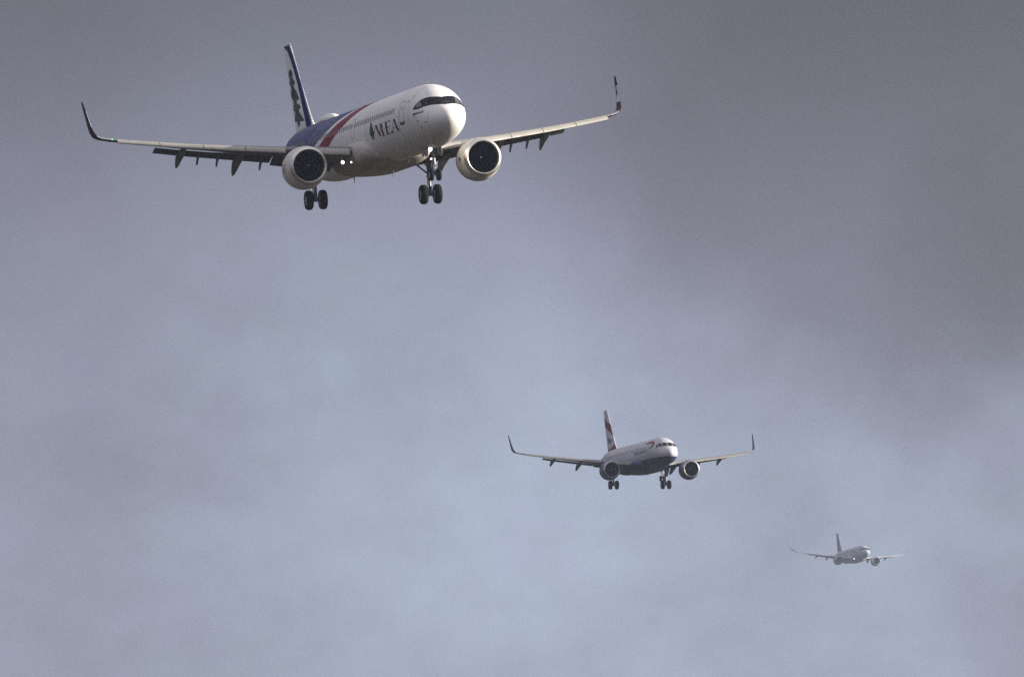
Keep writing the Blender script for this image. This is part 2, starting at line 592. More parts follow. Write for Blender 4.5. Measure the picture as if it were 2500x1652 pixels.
        # flap track fairings
        for y, sc in c['fairings']:
            s = station_at(c['wing'], y)
            te_s, te_z = s[1] + s[3], s[2] - s[3] * math.sin(R(s[5]))
            drop = c['fair_drop']
            path = [(-2.0, -.10, .03), (-1.6, -.20, .14), (-1.0, -.33, .21), (-.4, -.42, .245), (.1, -.50 - .05 * drop, .25), (.5, -.55 - .28 * drop, .225), (.9, -.58 - .58 * drop, .165), (1.2, -.6 - .82 * drop, .10), (1.42, -.6 - 1.0 * drop, .02)]
            rings = []
            for dx, dz_, r in path:
                ring = []
                for j in range(16):
                    a = 2 * math.pi * j / 16
                    ring.append((-(te_s + dx * sc), side * (y + r * sc * 1.0 * math.cos(a)), te_z + dz_ * sc + r * sc * 1.25 * math.sin(a)))
                rings.append(ring)
            mb = MB()
            mb.loft(rings)
            mb.build('flap_track_fairing', mats['fairing'], w, 60)
        for y in c.get('brackets', ()):
            s = station_at(c['wing'], y)
            x0, z0 = s[1] + s[3] * .97, s[2] - s[3] * math.sin(R(s[5])) - .30
            mb = MB()
            prof = [(-.35, .12), (.25, -.05), (.62, -.38), (.72, -.62), (.60, -.60), (.30, -.34), (-.2, -.08)]
            mb.loft([[(-(x0 + dx), side * (y + dy), z0 + dz_) for dx, dz_ in prof] for dy in (-.05, .05)])
            mb.build('hinge_bracket', mats['fairing'], w, 30)
        # winglet
        mb = MB()
        wl = [station_at(c['wing'], c['wing'][-1][0])] + c['winglet']
        wing_loft(mb, wl, lambda s, i: airfoil(s[3], s[4], 12, 0.0), side, c.get('winglet_mats'))
        mb.build('winglet', mats['winglet'], w, 40)
        if c.get('winglet_emblem'):
            mb = MB()
            a, b = wl[6], wl[7]
            for t0, t1, h0, h1 in ((.0, .12, .03, .03), (.10, .45, .22, .08), (.42, .72, .17, .05), (.70, 1.0, .11, .01)):
                pts = []
                for t, hw, sg in ((t0, h0, -1), (t0, h0, 1), (t1, h1, 1), (t1, h1, -1)):
                    ch = lerp(a[3], b[3], t)
                    pts.append((-(lerp(a[1], b[1], t) + ch * .45 + sg * hw), side * (lerp(a[0], b[0], t) - .055 * ch - .012), lerp(a[2], b[2], t)))
                i0 = mb.add(pts)
                mb.face((i0, i0 + 1, i0 + 2, i0 + 3))
            mb.build('winglet_emblem', M_GREEN, w)
        # navigation lamp in the tip leading edge
        if c.get('navlamp'):
            y, s_, z, r = c['navlamp']
            mb = MB()
            mb.lathe([(-r, .001), (-.7 * r, .7 * r), (0, r), (.7 * r, .7 * r), (r, .001)], (-s_, side * y, z), n=12)
            mb.build('navigation_light', M_GREENLAMP if side < 0 else M_REDLAMP, w)
        return w

    def tailplane(self, side, m):
        c, k = self.c, self.k
        Ln = c['len']
        sts = [(.3 * k, Ln - 7.1 * k, .40 * k, 4.0 * k, .11, 0), (1.2 * k, Ln - 6.5 * k, .46 * k, 3.6 * k, .10, 0), (6.1 * k, Ln - 3.55 * k, .93 * k, 1.45 * k, .09, 0), (6.22 * k, Ln - 3.3 * k, .94 * k, 1.1 * k, .07, 0)]
        mb = MB()
        wing_loft(mb, sts, lambda s, i: airfoil(s[3], s[4], 10, 0.0), side)
        mb.build('tailplane', m, self.root, 40)

    def fin_geom(self, h):
        """s of leading and trailing edge and z at fin height fraction h"""
        f = self.c['fin']
        z = lerp(f['z0'], f['z1'], h)
        le = interp(f['le'])(h)
        te = lerp(f['te0'], f['te1'], h)
        return le, te, z

    def fin_point(self, c, h, side, off):
        le, te, z = self.fin_geom(h)
        ch = te - le
        x = min(max(c, 0.0), 1.0)
        tc = self.c['fin']['tc'] * (self.c['fin']['tlen'](h) / ch)
        y = 5 * tc * (0.2969 * math.sqrt(x) - 0.1260 * x - 0.3516 * x * x + 0.2843 * x ** 3 - 0.1030 * x ** 4) * ch + .004
        return (-(le + c * ch), side * (y + off), z)

    def fin(self, m, m_rudder=None):
        f = self.c['fin']
        hs = [0, .04, .08, .12, .16, .2, .25, .3, .4, .5, .6, .7, .8, .9, .95, .975, .99, 1.0]

        def loop(h, c0, c1, n=16):
            cs = [c0 + (c1 - c0) * (1 - math.cos(math.pi * i / n)) / 2 for i in range(n + 1)]
            sq = 1.0 if h < .99 else .5
            a = [self.fin_point(c, h, 1, 0) for c in reversed(cs)] + [self.fin_point(c, h, -1, 0) for c in cs[1:]]
            return [(p[0], p[1] * sq, p[2]) for p in a]
        mb = MB()
        mb.loft([loop(h, 0.0, 0.70) for h in hs])
        fo = mb.build('tail_fin', m, self.root, 40)
        mb = MB()
        mb.loft([loop(h, 0.703, 1.0, 10) for h in hs if h < .985])
        mb.build('rudder', m_rudder or m, fo, 40)
        return fo

    def fin_c(self, f, h):
        """chord fraction whose skin lies at fraction f of the way from leading to trailing edge, seen obliquely from ahead"""
        if f <= 0:
            return f
        lo, hi = 0.0, 1.0
        le, te, z = self.fin_geom(h)
        ch = te - le
        for _ in range(24):
            c = (lo + hi) / 2
            p = self.fin_point(c, h, 1, 0)
            g = (c * ch * .245 + .97 * p[1]) / (ch * .245)
            if g < f:
                lo = c
            else:
                hi = c
        return (lo + hi) / 2

    def fin_patch(self, mb, pts_lo, pts_hi, side, n=16, nv=8, off=None):
        pts_lo = [(self.fin_c(c, h), h) for c, h in pts_lo]
        pts_hi = [(self.fin_c(c, h), h) for c, h in pts_hi]
        off = self.off if off is None else off
        m = len(pts_lo) - 1

        def at(pl, u):
            i = min(int(u * m), m - 1)
            t = u * m - i
            return lerp(pl[i][0], pl[i + 1][0], t), lerp(pl[i][1], pl[i + 1][1], t)
        mb.grid(lambda u, v: self.fin_point(lerp(at(pts_lo, u)[0], at(pts_hi, u)[0], v), lerp(at(pts_lo, u)[1], at(pts_hi, u)[1], v), side, off), max(n, m * 2), nv)

    # ---- engines
    def engine(self, side, m_cowl, emblem=None, m_lip=None):
        c = self.c
        e = c['engine']
        q = e['scale']
        O = Vector((-e['s'], side * e['y'], e['z']))

        def bulge(a):
            return 1.0 + .085 * min(1.0, max(0.0, a / q / 1.1)) ** 1.2
        mb = MB()
        mb.lathe([(.30 * q, 1.235 * q), (.55 * q, 1.29 * q), (.9 * q, 1.325 * q), (1.4 * q, 1.335 * q), (2.0 * q, 1.30 * q), (2.6 * q, 1.21 * q), (3.1 * q, 1.10 * q), (3.45 * q, 1.01 * q), (3.46 * q, .97 * q), (3.0 * q, .95 * q), (2.2 * q, .98 * q)], O, n=64, squash=bulge)
        eng = mb.build('engine', m_cowl, self.root, 40)
        mb = MB()
        mb.lathe([(.30 * q, 1.232 * q), (.16 * q, 1.19 * q), (.07 * q, 1.145 * q), (.015 * q, 1.095 * q), (0, 1.06 * q), (.02 * q, 1.03 * q), (.07 * q, 1.0 * q), (.14 * q, .985 * q), (.22 * q, .98 * q)], O, n=64, squash=bulge)
        mb.build('inlet_lip', m_lip or M_LIP, eng, 50)
        mb = MB()
        mb.lathe([(.22 * q, .98 * q), (.5 * q, .99 * q), (.8 * q, 1.01 * q), (1.35 * q, 1.02 * q), (1.36 * q, .001)], O, n=48)
        mb.build('inlet_duct', M_LINER, eng, 40)
        # fan: blades, then the pointed hub with its painted swirl
        mb = MB()
        nb = 20
        for i in range(nb):
            a0 = 2 * math.pi * i / nb + .1
            rows = []
            for r, ch, tw in ((.26, .22, 25), (.5, .28, 42), (.75, .32, 55), (.985, .34, 64)):
                t = R(tw)
                row = []
                for u in (-.5, 0, .5):
                    ax = .86 * q + u * ch * q * math.cos(t)
                    tg = u * ch * q * math.sin(t) + .04 * q * (r * r) + .012 * q * (1 - 4 * u * u)
                    aa = a0 + tg / (r * q)
                    row.append((O.x - ax, O.y + r * q * math.cos(aa), O.z + r * q * math.sin(aa)))
                rows.append(row)
            b = mb.add([p for row in rows for p in row])
            for j in range(3):
                for u in range(2):
                    mb.face((b + j * 3 + u, b + j * 3 + u + 1, b + (j + 1) * 3 + u + 1, b + (j + 1) * 3 + u))
        mb.build('fan', M_FAN, eng, 60)
        mb = MB()
        mb.cur = 0
        mb.lathe([(.40 * q, .002), (.44 * q, .05 * q), (.55 * q, .12 * q), (.70 * q, .20 * q), (.85 * q, .27 * q), (1.0 * q, .30 * q)], O, n=24)
        mb.cur = 1

        def swirl(u, v):
            r = lerp(.03, .10, u) * q
            ax = lerp(.43, .525, u) * q - .022 * q
            a = 1.9 + u * 2.0 * side + (v - .5) * (1.6 - 1.1 * u)
            return (O.x - ax, O.y + (r + .006) * math.cos(a), O.z + (r + .006) * math.sin(a))
        mb.grid(swirl, 10, 4)
        mb.build('spinner', [M_HUB, M_MARK], eng, 60)
        mb = MB()
        mb.lathe([(2.9 * q, .80 * q), (3.5 * q, .74 * q), (4.2 * q, .60 * q), (4.7 * q, .48 * q), (4.7 * q, .44 * q), (4.4 * q, .42 * q)], O, n=32)
        mb.lathe([(4.3 * q, .36 * q), (4.8 * q, .30 * q), (5.3 * q, .14 * q), (5.55 * q, .01)], O, n=24)
        mb.build('exhaust_nozzle', M_HOT, eng, 40)
        # pylon
        s = station_at(c['wing'], e['y'])
        le_s, le_z = s[1], s[2]
        top = O.z + 1.30 * q
        rows = [(e['s'] + .9 * q, top - .12 * q, top + .04 * q, .05), (e['s'] + 1.5 * q, top - .3 * q, top + .06 * q, .16), (le_s - .25, top - .5 * q, le_z - .05, .20), (le_s + .9, top - .6 * q, le_z - .10, .22), (le_s + 2.2, le_z - .9 * q, le_z - .2, .20), (le_s + 3.2, le_z - .5 * q, le_z - .25, .06)]
        rings = []
        for x, z0, z1, w in rows:
            w *= q
            ring = []
            for j in range(12):
                a = 2 * math.pi * j / 12
                ring.append((-x, O.y + w * math.cos(a), (z0 + z1) / 2 + (z1 - z0) / 2 * math.sin(a)))
            rings.append(ring)
        mb = MB()
        mb.loft(rings)
        mb.build('pylon', m_cowl, eng, 50)
        # strake on the inboard side of the cowl
        mb = MB()
        a = R(48)
        base = []
        for u, hgt in ((.9, .02), (1.3, .12), (1.8, .17), (1.95, .03)):
            base.append((u, hgt))
        for dy in (-.02, .02):
            pass
        ca, sa = math.cos(a) * -side, math.sin(a)
        rings = []
        for u, hgt in base:
            r0, r1 = 1.28 * q, (1.32 + hgt) * q
            x = O.x - u * q
            t = Vector((0, -sa, ca)) * .02 * q
            p0 = Vector((x, O.y + r0 * ca, O.z + r0 * sa))
            p1 = Vector((x, O.y + r1 * ca, O.z + r1 * sa))
            rings.append([p0 - t, p0 + t, p1 + t * .4, p1 - t * .4])
        mb.loft(rings)
        mb.build('nacelle_strake', m_cowl, eng, 30)
        if emblem:
            emblem(eng, O, q, side)
        return eng

    def cowl_print(self, mb, O, q, pts, off=None):
        """flat print on the cowl: quads given as four (axial, degrees)"""
        off = self.off if off is None else off
        rad = interp([(.30, 1.235), (.55, 1.29), (.9, 1.325), (1.4, 1.335), (2.0, 1.30), (2.6, 1.21)])
        for p in pts:
            def fn(u, v):
                a = [lerp(p[0][i], p[1][i], u) for i in (0, 1)]
                b = [lerp(p[3][i], p[2][i], u) for i in (0, 1)]
                ax, th = lerp(a[0], b[0], v), R(lerp(a[1], b[1], v))
                r = rad(ax) * q + off + .012
                s = math.sin(th) * r
                return (O.x - ax * q, O.y + math.cos(th) * r, O.z + (s * (1.0 + .085 * min(1.0, ax / 1.1) ** 1.2) if s < 0 else s))
            mb.grid(fn, 3, 3)

    # ---- undercarriage
    @staticmethod
    def wheel_mesh(D, w, name):
        r = D / 2
        prof = [(-.50, .52), (-.52, .70), (-.46, .88), (-.34, .96), (-.17, .995), (0, 1.0), (.17, .995), (.34, .96), (.46, .88), (.52, .70), (.50, .52)]
        mb = MB()
        mb.lathe([(a * w, b * r) for a, b in prof], (0, 0, 0), axis='Y', n=36)
        mb.cur = 1
        for sgn in (-1, 1):
            mb.lathe([(sgn * .50 * w, .52 * r), (sgn * .40 * w, .48 * r), (sgn * .36 * w, .30 * r), (sgn * .44 * w, .22 * r), (sgn * .46 * w, .12 * r), (sgn * .46 * w, .001)], (0, 0, 0), axis='Y', n=24)
        o = mb.build(name, [M_TYRE, M_RIM], None, 40)
        return o

    def wheels(self, parent, proto, spots):
        for i, p in enumerate(spots):
            o = proto if i == 0 and proto.parent is None else proto.copy()
            if o is not proto:
                COL.objects.link(o)
            o.location = p
            o.parent = parent

    def main_gear(self, side, proto):
        g = self.c['main_gear']
        s, y, zt, za = g['s'], side * g['y'], g['top'], g['axle']
        mb = MB()
        mb.tube([(-s + .05, y, zt), (-s, y, za + 1.15)], [.17, .15], 14)
        mb.tube([(-s, y, za + 1.15), (-s, y, za + .12)], [.095, .095], 12)
        mb.tube([(-s, y, za + 1.22), (-s, y, za + 1.08)], [.19, .19], 14)
        mb.tube([(-s, y, za + .18), (-s, y, za - .12)], [.15, .13], 12)
        mb.tube([(-s, y - .48, za), (-s, y + .48, za)], .085, 10)
        # side stay folding towards the fuselage, torque links, retraction jack
        mb.tube([(-s, y, za + 1.25), (-s + .1, y - side * .85, za + 1.95), (-s + .15, y - side * 1.45, zt + .1)], .06, 8)
        mb.tube([(-s, y - side * .06, za + 1.7), (-s - .1, y - side * .5, zt - .1)], .045, 8)
        for dy in (-.08, .08):
            mb.tube([(-s - .12, y + dy, za + 1.12), (-s - .46, y + dy * .6, za + .62)], .035, 6)
            mb.tube([(-s - .12, y + dy, za + .12), (-s - .46, y + dy * .6, za + .62)], .035, 6)
        mb.tube([(-s + .16, y + .05, zt - .2), (-s + .17, y + .06, za + .3), (-s + .12, y + .2, za + .1)], .018, 6)
        gear = mb.build('main_gear', M_GEAR, self.root, 40)
        self.wheels(gear, proto, [(-s, y - g['gap'] / 2, za), (-s, y + g['gap'] / 2, za)])
        # leg door, carried outboard of the leg
        mb = MB()
        yd = y + side * g['door_out']
        top, bot = zt - .05, za + g['door_bottom']
        rings = []
        for t in range(7):
            u = t / 6
            z = lerp(top, bot, u)
            hw = lerp(.62, .42, u)
            bow = .10 * math.sin(math.pi * u)
            yy = yd + side * (bow - .22 * u)
            rings.append([(-s + hw, yy - side * .05, z), (-s + hw * .5, yy, z), (-s - hw * .5, yy, z), (-s - hw, yy - side * .05, z), (-s - hw, yy - side * .10, z), (-s, yy - side * .06, z), (-s + hw, yy - side * .10, z)])
        mb.loft(rings)
        mb.build('gear_door', g.get('door_mat', M_BELLY), gear, 40)
        return gear

    def nose_gear(self, proto, lamps, door_mat):
        g = self.c['nose_gear']
        s, za = g['s'], g['axle']
        zt = self.sec(s)[2] + .15
        mb = MB()
        mb.tube([(-s, 0, zt + .2), (-s, 0, za + .75)], [.12, .11], 12)
        mb.tube([(-s, 0, za + .80), (-s, 0, za + .66)], [.14, .14], 12)
        mb.tube([(-s, 0, za + .72), (-s + .04, 0, za + .02)], [.065, .065], 12)
        mb.tube([(-s + .04, -.25, za), (-s + .04, .25, za)], .055, 10)
        mb.tube([(-s, 0, za + .95), (-s - .55, .06, za + 1.5), (-s - 1.1, .1, zt + .1)], .05, 8)
        for dy in (-.18, .18):
            mb.tube([(-s, dy * .4, za + 1.05), (-s - .15, dy, zt + .1)], .035, 8)
        mb.tube([(-s + .12, -.17, zt - .35), (-s + .12, .17, zt - .35)], .05, 8)
        mb.tube([(-s + .1, 0, za + .68), (-s + .36, 0, za + .40), (-s + .1, 0, za + .1)], .03, 6)
        gear = mb.build('nose_gear', M_GEAR, self.root, 40)
        mb = MB()
        mb.tube([(-s, .0, za + .70), (-s + .035, 0, za + .12)], .072, 14)
        mb.build('oleo_strut', M_CHROME, gear, 40)
        self.wheels(gear, proto, [(-s + .04, -g['gap'] / 2, za), (-s + .04, g['gap'] / 2, za)])
        for sgn in (-1, 1):
            for x0, x1, hgt in ((s - .55, s + .30, .62), (s + .36, s + 1.25, .52)):
                mb = MB()
                rings = []
                for i in range(5):
                    u = i / 4
                    x = lerp(x0, x1, u)
                    zb = self.sec(x)[2]
                    yb = sgn * .40
                    top = zb + .09
                    hh = hgt * (1 - .18 * (2 * u - 1) ** 2)
                    rings.append([(-x, yb, top), (-x, yb + sgn * .025, top), (-x, yb + sgn * (.025 + .06), top - hh), (-x, yb + sgn * .06, top - hh)])
                mb.loft(rings)
                mb.build('gear_door', door_mat, gear, 30)
        for (y, z, r, m) in lamps:
            mb = MB()
            x = -s + .24
            mb.lathe([(0, .001), (.01, .6 * r), (.03, r)], (x, y, z), n=16)
            mb.build('landing_light', m, gear)
            mb = MB()
            mb.lathe([(.03, r * 1.08), (.10, r * .9), (.16, .03)], (x, y, z), n=16)
            mb.tube([(x - .14, y, z), (-s, 0, z + .03)], .022, 6)
            mb.build('lamp_housing', M_GEAR, gear)
        return gear

    def root_lamp(self, y, s, z, r, m, leg=.35):
        mb = MB()
        mb.lathe([(0, .001), (.01, .6 * r), (.03, r)], (-s, y, z), n=16)
        lamp = mb.build('landing_light', m, self.root)
        mb = MB()
        mb.lathe([(.03, r * 1.1), (.1, r * .9), (.16, .02)], (-s, y, z), n=16)
        mb.tube([(-s - .12, y, z), (-s - .3, y, z + leg)], .03, 6)
        mb.build('lamp_housing', M_GEAR, lamp)

    # ---- small things along the fuselage
    def window_row(self, spots, th, w, h, m):
        me = None
        for s in spots:
            for side in (-1, 1):
                t = th if side < 0 else 180 - th
                dth = math.degrees(h / 2 / (2.0 * self.k))
                mb = MB()
                n = 10
                ring = []
                for j in range(n):
                    a = 2 * math.pi * (j + .5) / n
                    ca, sa = math.cos(a), math.sin(a)
                    ring.append(self.skin(s + w / 2 * math.copysign(abs(ca) ** .6, ca), t + dth * math.copysign(abs(sa) ** .6, sa), self.off * 1.5))
                key = (side,)
                if not hasattr(self, '_wm'):
                    self._wm = {}
                if key not in self._wm:
                    rel = [(p[0] + s, p[1], p[2]) for p in ring]
                    inn = [(p[0], p[1] * 0.985, p[2]) for p in rel]
                    mb.loft([inn, rel], True, False, True)
                    o = mb.build('cabin_window', m, self.root, 30)
                    self._wm[key] = o.data
                else:
                    o = bpy.data.objects.new('cabin_window', self._wm[key])
                    COL.objects.link(o)
                    o.parent = self.root
                o.location = (-s, 0, 0)

    def door(self, s0, s1, th_top, th_bot, sill=False, m=None):
        """a door outline as a thin proud seam, with its small window"""
        d = .045 * self.k
        da = math.degrees(d / (2 * self.k))
        mb = MB()
        r = self.off * 1.2
        self.quad(mb, [(s0, th_top), (s0 + d, th_top), (s0 + d, th_bot), (s0, th_bot)], 1, 12, r)
        self.quad(mb, [(s1 - d, th_top), (s1, th_top), (s1, th_bot), (s1 - d, th_bot)], 1, 12, r)
        self.quad(mb, [(s0 + d, th_top), (s1 - d, th_top), (s1 - d, th_top + da * (1 if th_bot > th_top else -1)), (s0 + d, th_top + da * (1 if th_bot > th_top else -1))], 4, 1, r)
        self.quad(mb, [(s0 + d, th_bot), (s1 - d, th_bot), (s1 - d, th_bot - da * (1 if th_bot > th_top else -1)), (s0 + d, th_bot - da * (1 if th_bot > th_top else -1))], 4, 1, r)
        o = mb.build('cabin_door', m or M_SEAM, self.root)
        mb = MB()
        sm, tm = (s0 + s1) / 2, lerp(th_top, th_bot, .36)
        e = 4.5 if th_bot > th_top else -4.5
        self.quad(mb, [(sm - .08 * self.k, tm - e / 2), (sm + .08 * self.k, tm - e / 2), (sm + .08 * self.k, tm + e / 2), (sm - .08 * self.k, tm + e / 2)], 2, 3, r)
        mb.build('door_window', M_WIN, o)
        if sill:  # shadow of the door sill, painted as a dark strip with upturned ends
            mb = MB()
            g = 1.0 if th_bot > th_top else -1.0
            b = th_bot
            self.quad(mb, [(s0 + .0, b + .6 * g), (s1 - .0, b + .6 * g), (s1 - .12, b + 4.4 * g), (s0 + .12, b + 4.0 * g)], 6, 2, r * 1.6)
            self.quad(mb, [(s0 - .03, b - 2.2 * g), (s0 + .10, b - 1.4 * g), (s0 + .14, b + .6 * g), (s0 - .02, b + .6 * g)], 2, 2, r * 1.6)
            self.quad(mb, [(s1 - .10, b - 1.4 * g), (s1 + .03, b - 2.2 * g), (s1 + .02, b + .6 * g), (s1 - .14, b + .6 * g)], 2, 2, r * 1.6)
            mb.build('door_sill', M_INK, o)
        return o

    def pane(self, pts, m, parent=None, off=None):
        """cockpit pane through four (s, th) corners"""
        mb = MB()
        o1 = self.off * 2.2 if off is None else off
        self.quad(mb, pts, 8, 8, o1)
        return mb.build('windshield_pane', m, parent or self.root, 60)

    def antenna(self, s, z, h, down=False, y=0.0, chord=.35):
        sg = -1 if down else 1
        mb = MB()
        rings = []
        for u, c0 in ((0, 1.0), (.6, .75), (1.0, .4)):
            ch = chord * c0
            x = s + chord * (1 - c0) * .8
            zz = z + sg * h * u
            rings.append([(-x, y, zz), (-(x + ch * .4), y + .03, zz), (-(x + ch), y, zz), (-(x + ch * .4), y - .03, zz)])
        mb.loft(rings)
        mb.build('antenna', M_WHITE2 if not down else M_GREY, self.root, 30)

    def spot(self, name, s, th, ds, dth, m):
        mb = MB()
        self.quad(mb, [(s - ds, th - dth), (s + ds, th - dth), (s + ds, th + dth), (s - ds, th + dth)], 2, 2, self.off * 2)
        return mb.build(name, m, self.root)

    def probe(self, s, th, ln=.18):
        a = Vector(self.skin(s, th, 0.0))
        b = Vector(self.skin(s, th, .09))
        mb = MB()
        mb.tube([a, b, b + Vector((ln, 0, 0))], [.03, .025, .015], 8)
        mb.build('pitot_probe', M_GEAR, self.root)

    # ---- place the finished aircraft: bearing and height of its nose from the place the photographer stands, distance, attitude
    def place(self, px, py, dist, yaw, pitch, roll, size=1.0):
        ax, ay = math.atan((px - 1250) / F_PX), math.atan((826 - py) / F_PX)
        ray = Vector((math.tan(ax), math.tan(ay), -1.0))
        rc = Matrix.Rotation(R(90 + ELEV), 3, 'X')
        pos = Vector(cam.location) + rc @ (ray * dist)
        base = Matrix(((0, 1, 0), (0, 0, 1), (1, 0, 0)))
        rot = Matrix.Rotation(yaw, 3, 'Z') @ Matrix.Rotation(pitch, 3, 'Y') @ Matrix.Rotation(roll, 3, 'X')
        look = ray.normalized()
        q = Vector((0, 0, -1)).rotation_difference(look).to_matrix()
        m = (rc @ q @ base @ rot).to_4x4()
        m = m @ Matrix.Scale(size, 4)
        m.translation = pos
        self.root.matrix_world = m


F_PX = 2500 * 600 / 36.0


def mirror_th(f):
    return lambda th: f(th if th >= 90 else 180 - th)


# shared tables of the single-aisle pair ------------------------------------------------
def narrow_cfg(fwd, aft, Ln, off):
    s = lambda x: x + fwd
    t = Ln - 37.57
    WING = [(1.0, s(11.40), -1.32, 6.75, .145, 3.0), (1.95, s(11.95), -1.22, 6.20, .140, 3.0), (3.9, s(12.97), -1.00, 5.15, .130, 2.6), (6.4, s(14.27), -.70, 3.90, .120, 1.6),
            (9.0, s(15.60), -.36, 3.30, .115, .8), (12.0, s(17.15), .06, 2.62, .110, 0.0), (14.4, s(18.40), .45, 2.06, .108, -.6), (16.4, s(19.43), .80, 1.60, .105, -1.0)]
    f_le = [(0, 29.0 + t), (.06, 30.05 + t), (.12, 30.55 + t), (.2, 31.02 + t), (.6, 33.15 + t), (1.0, 35.30 + t)]
    tl = interp([(0, 5.6), (.2, 5.1), (1, 1.9)])
    return dict(k=1.0, off=off, len=Ln, fair=(s(9.6), s(21.5)), wing=WING, wing_y=[1.0, 1.95, 3.0, 3.9, 5.2, 6.4, 7.6, 9.0, 10.5, 12.0, 13.2, 14.4, 15.4, 16.4],
                slats=[(2.72, 4.95), (6.45, 8.75), (8.80, 11.20), (11.25, 13.75), (13.80, 16.25)], slat_chord=.62, slat_droop=24,
                flaps=[(2.4, 6.34, 1.4, 23), (6.44, 13.6, .95, 21)], fairings=[(12.1, .92), (8.6, 1.06), (4.9, 1.12)], fair_drop=.66, brackets=[10.95, 9.75, 7.1],
                winglet=[(16.80, s(19.66), .89, 1.50, .10, -1), (17.15, s(19.90), .99, 1.41, .10, -1), (17.38, s(20.12), 1.16, 1.31, .10, 0), (17.52, s(20.36), 1.44, 1.20, .10, 0), (17.585, s(20.66), 1.80, 1.07, .09, 0),
                         (17.63, s(21.0), 2.25, .92, .09, 0), (17.69, s(21.55), 2.92, .70, .09, 0), (17.73, s(21.95), 3.38, .52, .09, 0), (17.745, s(22.15), 3.58, .34, .08, 0)],
                navlamp=(16.55, s(19.47), .86, .04),
                fin=dict(z0=1.80, z1=7.92, le=f_le, te0=35.1 + t, te1=37.2 + t, tc=.085, tlen=tl),
                engine=dict(s=s(10.7), y=5.75, z=-2.05, scale=1.0),
                main_gear=dict(s=s(17.7), y=3.80, top=-1.35, axle=-3.80, gap=.93, door_out=.42, door_bottom=1.15),
                nose_gear=dict(s=5.07, axle=-3.72, gap=.50))


LIGHT_WING = dict(wing=M_GREY, slat=M_SLAT, flap=M_FLAP, fairing=M_GREY)

# ================================================================== ground
mb = MB()
G = 24000.0
nx = 12
mb.grid(lambda u, v: (lerp(-G, G, u), lerp(-6000, 2 * G - 6000, v), 0.0), nx, nx)
m_ground = mat('winter_fields', (0.028, 0.023, 0.017), 0.95, spec=0.2, wear=0.8, wear_color=(0.042, 0.033, 0.025), wear_scale=(.004, .004, .004))
ground = mb.build('ground', m_ground, None, smooth=False)
ground['kind'] = 'structure'
ground['label'] = 'level fields under the approach path'

# ================================================================== first airliner: white, red and blue
cfg = narrow_cfg(4.27, 2.67, 44.51, .008)
cfg['winglet_mats'] = [(0, 2), (0, 2), (0, 2), (1, 2), (1, 2), (0, 2), (0, 2), (2, 2), (2, 2)]
cfg['winglet_emblem'] = True
A = Plane(cfg, 'largest white airliner with blue tail, red stripe and MEA lettering, wheels down')
fus = A.fuselage(M_WHITE)
A.fairing(M_BELLY)
for side in (-1, 1):
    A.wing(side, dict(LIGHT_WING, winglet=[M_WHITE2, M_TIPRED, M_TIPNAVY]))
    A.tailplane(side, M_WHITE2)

f_red0 = mirror_th(interp([(90, 13.4), (104, 15.0), (117, 16.64), (136.5, 19.03), (152, 20.88), (164, 22.45), (182.5, 24.79), (205, 27.6)]))
f_red1 = mirror_th(interp([(90, 17.6), (104, 18.7), (116, 20.01), (133.5, 21.85), (151, 24.08), (177, 27.56), (205, 31.6)]))
f_blu0 = mirror_th(interp([(90, 18.9), (104, 20.1), (123, 21.96), (138.5, 24.08), (150.5, 25.55), (174, 28.86), (205, 33.2)]))
mb = MB()
A.patch(mb, f_red0, f_red1, -20, 200, 10, 90)
mb.build('red_stripe', M_RED, A.root, 60)
mb = MB()
A.patch(mb, f_blu0, lambda th: 43.2, -22, 202, 40, 90)
mb.build('blue_tail_paint', M_BLUE, A.root, 60)

fin = A.fin(M_WHITE, M_WHITE)
for side in (-1, 1):
    mb = MB()
    hs = [-.02, .05, .12, .25, .4, .55, .7, .84, .93, .985]
    cs = [.47, .42, .38, .36, .33, .32, .36, .45, .60, .98]
    A.fin_patch(mb, [(0.012, h) for h in hs], [(c, h) for c, h in zip(cs, hs)], side, 30, 10)
    mb.build('blue_fin_band', M_NAVY, A.root, 60)
    # cedar tree: three ragged tiers on a trunk
    mb = MB()
    edge = [(.70, .70), (.60, .72), (.53, .655), (.62, .63), (.56, .60), (.48, .555), (.62, .54), (.66, .52), (.52, .46), (.46, .40), (.43, .372), (.62, .365), (.66, .34), (.52, .31), (.46, .28), (.60, .262), (.62, .24), (.52, .19), (.44, .135), (.43, .12), (.58, .13), (.66, .155), (.72, .10)]
    back = [(.80, .72), (.86, .70), (.93, .66), (.86, .63), (.92, .60), (.96, .57), (.88, .54), (.86, .52), (.94, .47), (.97, .43), (.92, .40), (.86, .372), (.88, .34), (.95, .30), (.97, .28), (.90, .262), (.88, .24), (.95, .19), (.97, .16), (.95, .15), (.88, .15), (.86, .155), (.84, .08)]
    A.fin_patch(mb, edge, back, side, 66, 6)
    mb.build('cedar_emblem', M_GREEN, A.root, 60)

# print along the cabin
mb = MB()
edge = [(13.27, 168.0), (12.95, 173), (12.80, 177), (12.66, 181.5), (12.72, 183), (12.54, 188), (12.50, 190), (12.80, 192.6), (12.88, 194), (13.05, 196.0), (13.20, 200)]
back = [(13.29, 168.0), (13.40, 173), (13.46, 177), (13.56, 181.5), (13.52, 183), (13.72, 188), (13.76, 190), (13.62, 192.6), (13.60, 194), (13.40, 196.0), (13.30, 200)]


def polystrip(pl, mb, a, b, n=3, off=None):
    for i in range(len(a) - 1):
        pl.quad(mb, [a[i], b[i], b[i + 1], a[i + 1]], n, 3, off)


polystrip(A, mb, edge, back)
mb.build('cedar_emblem', M_GREEN, A.root, 60)
T, Bt = 178.2, 200.0


